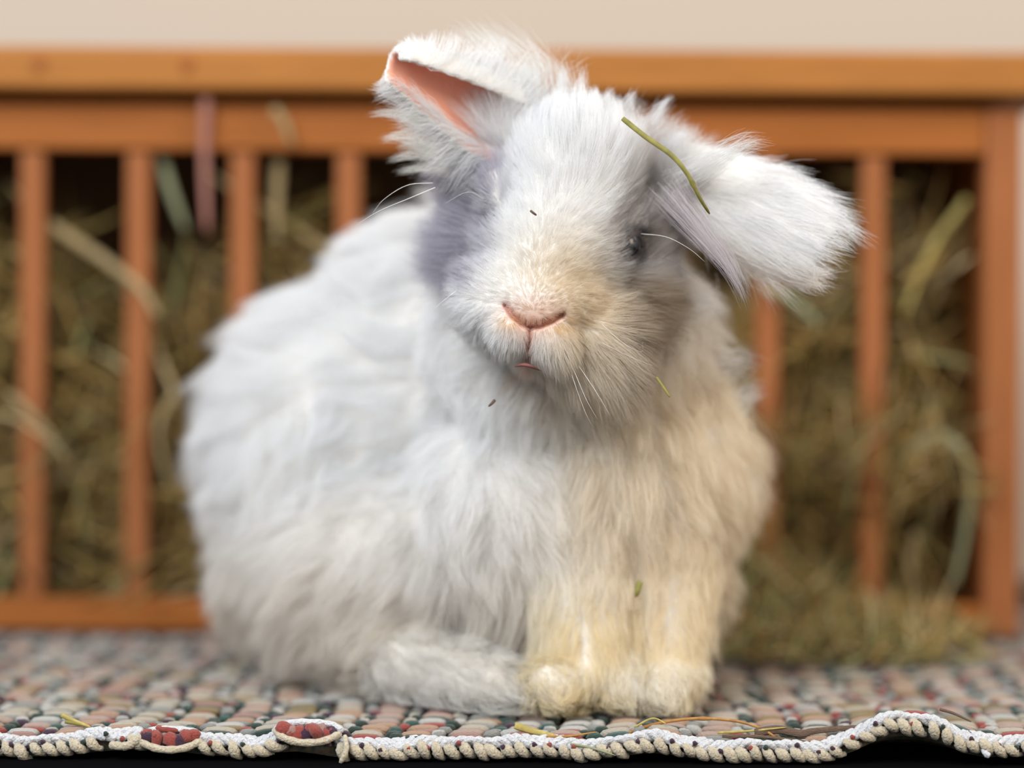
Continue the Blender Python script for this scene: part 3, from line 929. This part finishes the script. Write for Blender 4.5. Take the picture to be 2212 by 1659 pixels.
# head patches
gl = sstep(-2.2, -3.3, hr + .3 * nz) * sstep(3.0, 1.6, hu) * sstep(-4.4, -3.2, hu + .3 * nz)
gr = sstep(1.5, 2.8, hr + .5 * nz) * sstep(4.6, 2.2, hu + .4 * nz) * sstep(-2.4, -.6, hu) * .9
bl = sstep(2.9, 3.8, hr + .5 * nz + .25 * (hu + 3)) * sstep(-.8, -2.0, hu) * sstep(-7.0, -5, hu)
mz = np.exp(-(((hr - .6) / 1.9) ** 2 + ((hu + 2.6) / 1.9) ** 2))
mr = sstep(-.2, 2.2, hr) * sstep(-1.4, -3.2, hu)
Ch = mixc(C, beige, np.clip(mz * .8 + mr * .6, 0, .9))
Ch = mixc(Ch, cream, sstep(-5.6, -6.6, hu) * sstep(2, 0, np.abs(hr)) * .7)
Ch = mixc(Ch, grey, gl * .95)  # grey fur patch, its lavender tint is shade put into the colour
Ch = mixc(Ch, np.array([.48, .44, .42]), gr)
Ch = mixc(Ch, tan, bl * .95)
for ev, e in enumerate(EYES):
    de = np.linalg.norm(P - e, axis=1)
    Ch = mixc(Ch, dgrey, sstep(1.2, .75, de) * (.9 if ev == 1 else .7))
np3 = np.array(W(1150, 685, 104.6)); dnp = np.linalg.norm((P - np3) / (1.15, 2, .75), axis=1)
Ch = mixc(Ch, np.array([.74, .45, .31]), np.clip(np.exp(-dnp ** 2) * .75, 0, 1))
for q in ((1108, 690), (1205, 700)):
    dq = np.linalg.norm((P - np.array(W(*q, 105))) / (.42, 2, .28), axis=1)
    Ch = mixc(Ch, np.array([.70, .46, .12]), np.exp(-dq ** 2) * .8)
dph = segd(P[:, [0, 2]], PHIL); Ch = mixc(Ch, np.array([.78, .42, .32]), np.exp(-(dph / .16) ** 2) * .6)
C = np.where(isH[:, None], Ch, C)
# neck fur behind the cheeks goes tan/grey like the cheek, body beside the left cheek stays white
nk = isB & (P[:, 2] > 15.0) & (P[:, 0] > 5.6)
C = np.where(nk[:, None], mixc(C, np.array([.66, .58, .48]), .6 * sstep(5.6, 7.5, P[:, 0]) * sstep(114, 116, P[:, 1]) * 0 + .4), C)
eR = R_ == 6
C = np.where(eR[:, None], mixc(C, np.array([.9, .78, .66]), .45 * sstep(.45, .1, (iR % 22) / 21.0)), C)
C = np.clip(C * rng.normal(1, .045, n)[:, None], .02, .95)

# ---- curves
K = 7
comb -= Nn * (comb * Nn).sum(1)[:, None]
comb /= np.linalg.norm(comb, axis=1)[:, None] + 1e-9
sw = vnoise(P, .55); sw -= Nn * (sw * Nn).sum(1)[:, None]
comb = comb + sw * np.where(isB, .85, np.where(isH, .28, .2))[:, None]
comb /= np.linalg.norm(comb, axis=1)[:, None] + 1e-9
sw2 = vnoise(P + 7.7, 1.9)
d0 = comb * (1 - lift)[:, None] + Nn * (lift + rng.normal(0, .10, n))[:, None] + rng.normal(0, .13, (n, 3)) + sw2 * np.where(isB, .22, .06)[:, None]
d0 /= np.linalg.norm(d0, axis=1)[:, None]
d1 = comb * .9 + Nn * .18 + np.array([0, 0, -.28]) * np.where(isB | (R_ == 1), 1, .25)[:, None] + rng.normal(0, .2, (n, 3)) + sw2 * np.where(isB, .45, .08)[:, None]
d1 /= np.linalg.norm(d1, axis=1)[:, None]
pts = np.zeros((n, K, 3)); pts[:, 0] = P - Nn * .03
ph = rng.random(n) * 6.28; wd = rng.normal(size=(n, 3)); wd /= np.linalg.norm(wd, axis=1)[:, None]
for k in range(1, K):
    t = (k - .5) / (K - 1)
    d = d0 * (1 - t) + d1 * t + wd * (wav * np.sin(ph + t * 7))[:, None]
    d /= np.linalg.norm(d, axis=1)[:, None]
    pts[:, k] = pts[:, k - 1] + d * (L / (K - 1))[:, None]
# two levels of clumping
def clump(pts, spacing_n, strength, power, groupmask):
    idx = np.where(groupmask)[0]
    if len(idx) < 20: return
    g = rng.choice(idx, max(4, int(len(idx) / spacing_n)), replace=False)
    kd = kdtree.KDTree(len(g))
    for i, a in enumerate(g): kd.insert(Vector(P[a]), i)
    kd.balance()
    nr = np.fromiter((kd.find(P[a])[1] for a in idx), int, len(idx))
    G = pts[g[nr]]; rootoff = (P[idx] - P[g[nr]])
    ta = np.linspace(0, 1, K)[None, :, None] ** power
    s = strength * (.5 + .5 * rng.random((len(idx), 1, 1)))
    target = G + rootoff[:, None] * .12
    lr = (L[idx] / (L[g[nr]] + 1e-6)).clip(.5, 1.5)
    tgt = P[idx][:, None] + (target - P[idx][:, None]) * np.minimum(lr, 1)[:, None, None] ** .5
    pts[idx] = pts[idx] * (1 - s * ta) + tgt * (s * ta)
for k in range(7):
    mk = R_ == k
    clump(pts, 22, .74 if k in (0, 1) else .6, 1.1, mk)
    if k in (0, 1): clump(pts, 230, .46, 1.1, mk)
    if k in (2, 3): clump(pts, 110, .45, 1.0, mk)
    if k == 4: clump(pts, 140, .30, 1.2, mk & (dn3 > 3.0))
    if k == 4: clump(pts, 75, .62, .9, mk & (hu > 3.0))
    if k == 5: clump(pts, 120, .3, 1.2, mk)
pts[:, :, 2] = np.maximum(pts[:, :, 2], .28 + .1 * rng.random((n, 1)))

def hair_object(name, pts, rads, cols, parent, label=None):
    hc = bpy.data.hair_curves.new(name)
    m_, k_ = pts.shape[:2]
    hc.add_curves([k_] * m_)
    hc.attributes['position'].data.foreach_set('vector', (pts * .01).astype(np.float32).ravel())
    ra = hc.attributes.get('radius') or hc.attributes.new('radius', 'FLOAT', 'POINT')
    prof = np.linspace(1, 0, k_) ** .6 * .92 + .08
    ra.data.foreach_set('value', (rads[:, None] * prof * .01).astype(np.float32).ravel())
    cc = hc.attributes.new('fur_color', 'FLOAT_COLOR', 'CURVE')
    cc.data.foreach_set('color', np.hstack([cols, np.ones((m_, 1))]).astype(np.float32).ravel())
    hc.materials.append(M['fur'])
    o = bpy.data.objects.new(name, hc); COL.objects.link(o); o.parent = parent
    if label: o['label'] = label
    return o

bme.transform(Matrix.Scale(.01, 4))
bme.materials.clear(); bme.materials.append(M['skin'])
bme.polygons.foreach_set('use_smooth', np.ones(len(bme.polygons), bool))
rabbit = link('rabbit', bme)
tag(rabbit, 'fluffy white long-haired rabbit with grey cheek patches sitting on the rag rug', 'rabbit')
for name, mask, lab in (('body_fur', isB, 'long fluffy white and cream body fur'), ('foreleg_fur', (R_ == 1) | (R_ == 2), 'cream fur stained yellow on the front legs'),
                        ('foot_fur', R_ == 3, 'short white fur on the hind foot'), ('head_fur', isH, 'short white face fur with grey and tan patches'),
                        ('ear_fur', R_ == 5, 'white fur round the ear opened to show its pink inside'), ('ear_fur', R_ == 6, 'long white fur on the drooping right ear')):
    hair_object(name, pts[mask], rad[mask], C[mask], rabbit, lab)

# locks and loose strands
def lock(name, guides, nh, spread, col, rad0, label=None, K2=12, tipspread=.5):
    """guides: list of (px,py,depth) lists; hairs interpolate between neighbouring guides"""
    G = [spline([W(*p) for p in g], K2) for g in guides]
    out = []
    for i in range(nh):
        a = rng.random() * (len(G) - 1) if len(G) > 1 else 0
        g = G[int(a)] * (1 - a % 1) + (G[min(int(a) + 1, len(G) - 1)]) * (a % 1)
        o = rng.normal(0, spread, 3); o2 = rng.normal(0, spread * tipspread, 3)
        t = np.linspace(0, 1, K2)[:, None]
        ln = rng.uniform(.7, 1.02)
        gi = np.stack([np.interp(t[:, 0] * ln, t[:, 0], g[:, c]) for c in range(3)], 1)
        out.append(gi + o * (1 - t) + o2 * t + np.sin(t * rng.uniform(4, 9) + rng.random() * 6) * rng.normal(0, .035, 3))
    out = np.array(out)
    cols = np.clip(np.tile(col, (nh, 1)) * rng.normal(1, .06, (nh, 1)), 0, .95)
    return hair_object(name, out, np.full(nh, rad0), cols, rabbit, label)
lock('fur_lock', [[(1440, 430, 108.2), (1500, 500, 106.6), (1550, 560, 106.0), (1590, 620, 105.8), (1610, 665, 105.8)],
                  [(1455, 400, 108.4), (1520, 480, 106.8), (1575, 545, 106.2), (1600, 600, 106.0), (1612, 650, 106.0)]], 130, .42, (.64, .59, .62), .0045, 'lavender grey lock hanging beside the right eye', tipspread=.35)
lock('fur_lock', [[(1480, 360, 109), (1540, 330, 107), (1600, 300, 106.4), (1645, 293, 106.2)], [(1490, 385, 109), (1560, 350, 107), (1620, 320, 106.4), (1665, 318, 106.2)]], 150, .38, (.88, .88, .86), .005, 'white tuft rising over the base of the right ear', tipspread=.6)
lock('fur_lock', [[(1390, 280, 112), (1410, 250, 111), (1440, 215, 110.5)], [(1440, 330, 112), (1480, 310, 111), (1510, 285, 110.5)], [(1340, 250, 112), (1345, 225, 111), (1350, 195, 110.5)]], 420, .35, (.88, .9, .9), .006, 'white crown tufts behind the forehead', tipspread=.6)
lock('fur_lock', [[(1050, 180, 110), (1040, 130, 110), (1000, 80, 110), (970, 60, 110)], [(1160, 180, 110.5), (1150, 130, 110.5), (1090, 80, 110.5), (1050, 50, 110.5)], [(1230, 230, 110.5), (1240, 190, 110), (1240, 150, 110), (1270, 130, 110)]], 380, .35, (.88, .9, .88), .006, 'upright wispy white hair behind the left ear', tipspread=.8)

for a_, b_ in (((1240, 235), (1262, 138)), ((1200, 205), (1222, 140)), ((1290, 240), (1322, 188)), ((1340, 240), (1372, 192)), ((1395, 255), (1452, 205)), ((1440, 310), (1482, 285)), ((1265, 235), (1290, 200))):
    m_ = ((a_[0] + b_[0]) / 2 - 4, (a_[1] + b_[1]) / 2)
    lock('crown_tuft', [[(*a_, 109.6), (*m_, 109.2), (*b_, 109.0)], [(a_[0] + 28, a_[1] + 12, 109.6), (m_[0] + 16, m_[1], 109.2), (b_[0] + 6, b_[1] + 4, 109.0)]], 75, .2, (.9, .91, .92), .0046, tipspread=.5)
for a_, b_, d_ in (((905, 240), (790, 246), 108.2), ((900, 285), (815, 300), 108.6), ((940, 320), (835, 345), 109), ((960, 350), (850, 372), 109.4), ((930, 300), (850, 315), 108.8)):
    m_ = ((a_[0] + b_[0]) / 2, (a_[1] + b_[1]) / 2 - 5)
    lock('ear_tuft', [[(*a_, d_), (*m_, d_), (*b_, d_)], [(a_[0] + 10, a_[1] + 32, d_), (m_[0] + 5, m_[1] + 14, d_), (b_[0] + 5, b_[1] + 4, d_)]], 85, .18, (.88, .87, .82), .0046, tipspread=.5)
for a_, b_, d_ in (((1550, 760), (1640, 772), 114), ((1575, 850), (1655, 835), 114.5), ((1580, 1000), (1650, 1055), 115), ((1500, 620), (1565, 655), 112)):
    m_ = ((a_[0] + b_[0]) / 2, (a_[1] + b_[1]) / 2 - 8)
    lock('side_tuft', [[(*a_, d_), (*m_, d_), (*b_, d_)], [(a_[0] - 10, a_[1] + 60, d_), (m_[0] + 5, m_[1] + 40, d_), (b_[0] - 26, b_[1] + 25, d_)]], 110, .45, (.88, .87, .84), .006, tipspread=.7)

def whisker(pts, rad0=.009, col='w', label=None):
    P_ = spline([W(*p) for p in pts], 14)
    V, F = tube_arrays(P_, np.linspace(1, .25, 14) * rad0, 4)
    o = link('whisker', mesh_from('whisker', V, F), M['whisker_' + col], rabbit)
    return o
M['whisker_w'] = simple('white_whisker', (.92, .90, .84), .3)
M['whisker_d'] = simple('dark_whisker', (.12, .10, .09), .3)
whisker([(1385, 505, 107.2), (1440, 512, 106.2), (1490, 538, 105.4), (1522, 565, 104.9)], .012)
whisker([(1380, 490, 107.4), (1430, 490, 106.6), (1470, 502, 106)], .007, 'd')
whisker([(1385, 560, 107), (1440, 560, 106), (1500, 600, 105.4)], .006, 'd')
whisker([(940, 405, 106.5), (880, 430, 106.2), (820, 455, 106.0), (770, 485, 106.0)], .016)
whisker([(935, 395, 107), (880, 400, 106.6), (830, 430, 106.4), (805, 460, 106.4)], .014)
whisker([(1045, 430, 106.4), (1010, 415, 106), (960, 440, 105.6)], .007)
whisker([(985, 628, 105.5), (940, 665, 105.0), (905, 705, 104.9)], .007)
whisker([(1075, 640, 105.0), (1000, 636, 104.9), (950, 640, 104.9)], .006)
whisker([(1300, 700, 105.6), (1345, 740, 105.2), (1385, 760, 105), (1388, 740, 105)], .006)
whisker([(1240, 800, 105.6), (1265, 860, 105.0), (1290, 905, 104.9)], .010)
whisker([(1250, 790, 105.6), (1290, 850, 105.0), (1318, 898, 104.9)], .010)
whisker([(1235, 810, 105.6), (1260, 880, 105.0), (1280, 922, 105)], .008)
whisker([(1300, 740, 105.8), (1360, 770, 105.2), (1410, 790, 105)], .007)

# lower lip just under the split upper lip
M['lip'] = simple('pink_lip', (.27, .11, .09), .8)
P_ = spline([W(1112, 792, 106.0), W(1128, 788, 105.75), W(1146, 791, 105.7), (W(1168, 801, 106.0))], 12)
V, F = tube_arrays(P_, .085 * np.sin(np.linspace(.25, PI - .25, 12)), 8, 1.2, up=(0, -1, 0))
link('lower_lip', mesh_from('lower_lip', V, F), M['lip'], rabbit)

# eyes
M['eye'] = simple('dark_eye', (.012, .011, .012), .08)
M['eye'].node_tree.nodes['Principled BSDF'].inputs['Specular IOR Level'].default_value = .6
M['eyelid'] = simple('dark_eyelid', (.07, .055, .055), .5)
for k, e in enumerate(EYES):
    bm = bmesh.new(); bmesh.ops.create_uvsphere(bm, u_segments=24, v_segments=16, radius=.0085)
    me = bpy.data.meshes.new('eye'); bm.to_mesh(me); bm.free()
    me.polygons.foreach_set('use_smooth', [True] * len(me.polygons))
    inward = -HR * (1 if k else -1)
    eo = link('eye', me, M['eye'], rabbit, loc=e + inward * .55 + np.array([0, .35, 0]))
    # lid: a dark rim round the eyeball
    outw = np.array([0, -1, 0]) * .65 - inward * .76
    q = Vector(outw).to_track_quat('Z', 'Y')
    ring = []
    for i in range(25):
        an = 2 * PI * i / 24
        vv = q @ Vector((math.cos(an) * .62, math.sin(an) * .58, .58))
        ring.append(tuple(vv))
    V, F = tube_arrays(ring, [.10] * 25, 6)
    link('eyelid', mesh_from('eyelid', V, F), M['eyelid'], eo)

# hay caught in the fur
stalk('hay_stalk', [(1345, 256, 104.6), (1395, 296, 104.2), (1450, 335, 103.9), (1486, 378, 103.9), (1510, 425, 104.2), (1533, 462, 104.8)], .115, M['stem_green'],
      'bent green hay stalk lying across the forehead beside the right ear', 'hay stalk', n=26, taper=.45, knot=.66)
stalk('hay_bit', [(1418, 815, 106.3), (1432, 835, 106.1), (1447, 858, 106.0)], .06, M['stem_green'], 'short green hay bit below the right cheek on the chest fur', 'hay stalk', taper=.2)
stalk('hay_bit', [(1069, 864, 106.8), (1062, 872, 106.7), (1055, 878, 106.8)], .07, M['leaf_brown'], 'tiny dark hay fragment on the chest fur below the chin', 'hay stalk', n=8)
stalk('hay_seed', [(1146, 455, 104.6), (1152, 460, 104.5), (1159, 465, 104.6)], .055, M['leaf_brown'], 'tiny brown seed stuck on the nose bridge between the eyes', 'seed', n=8, taper=.2)
stalk('hay_bit', [(1383, 1256, 109.5), (1377, 1275, 109.4), (1374, 1290, 109.5)], .16, M['stem_green'], 'blurry olive hay fragment on the fur between the front legs', 'hay stalk', n=8)
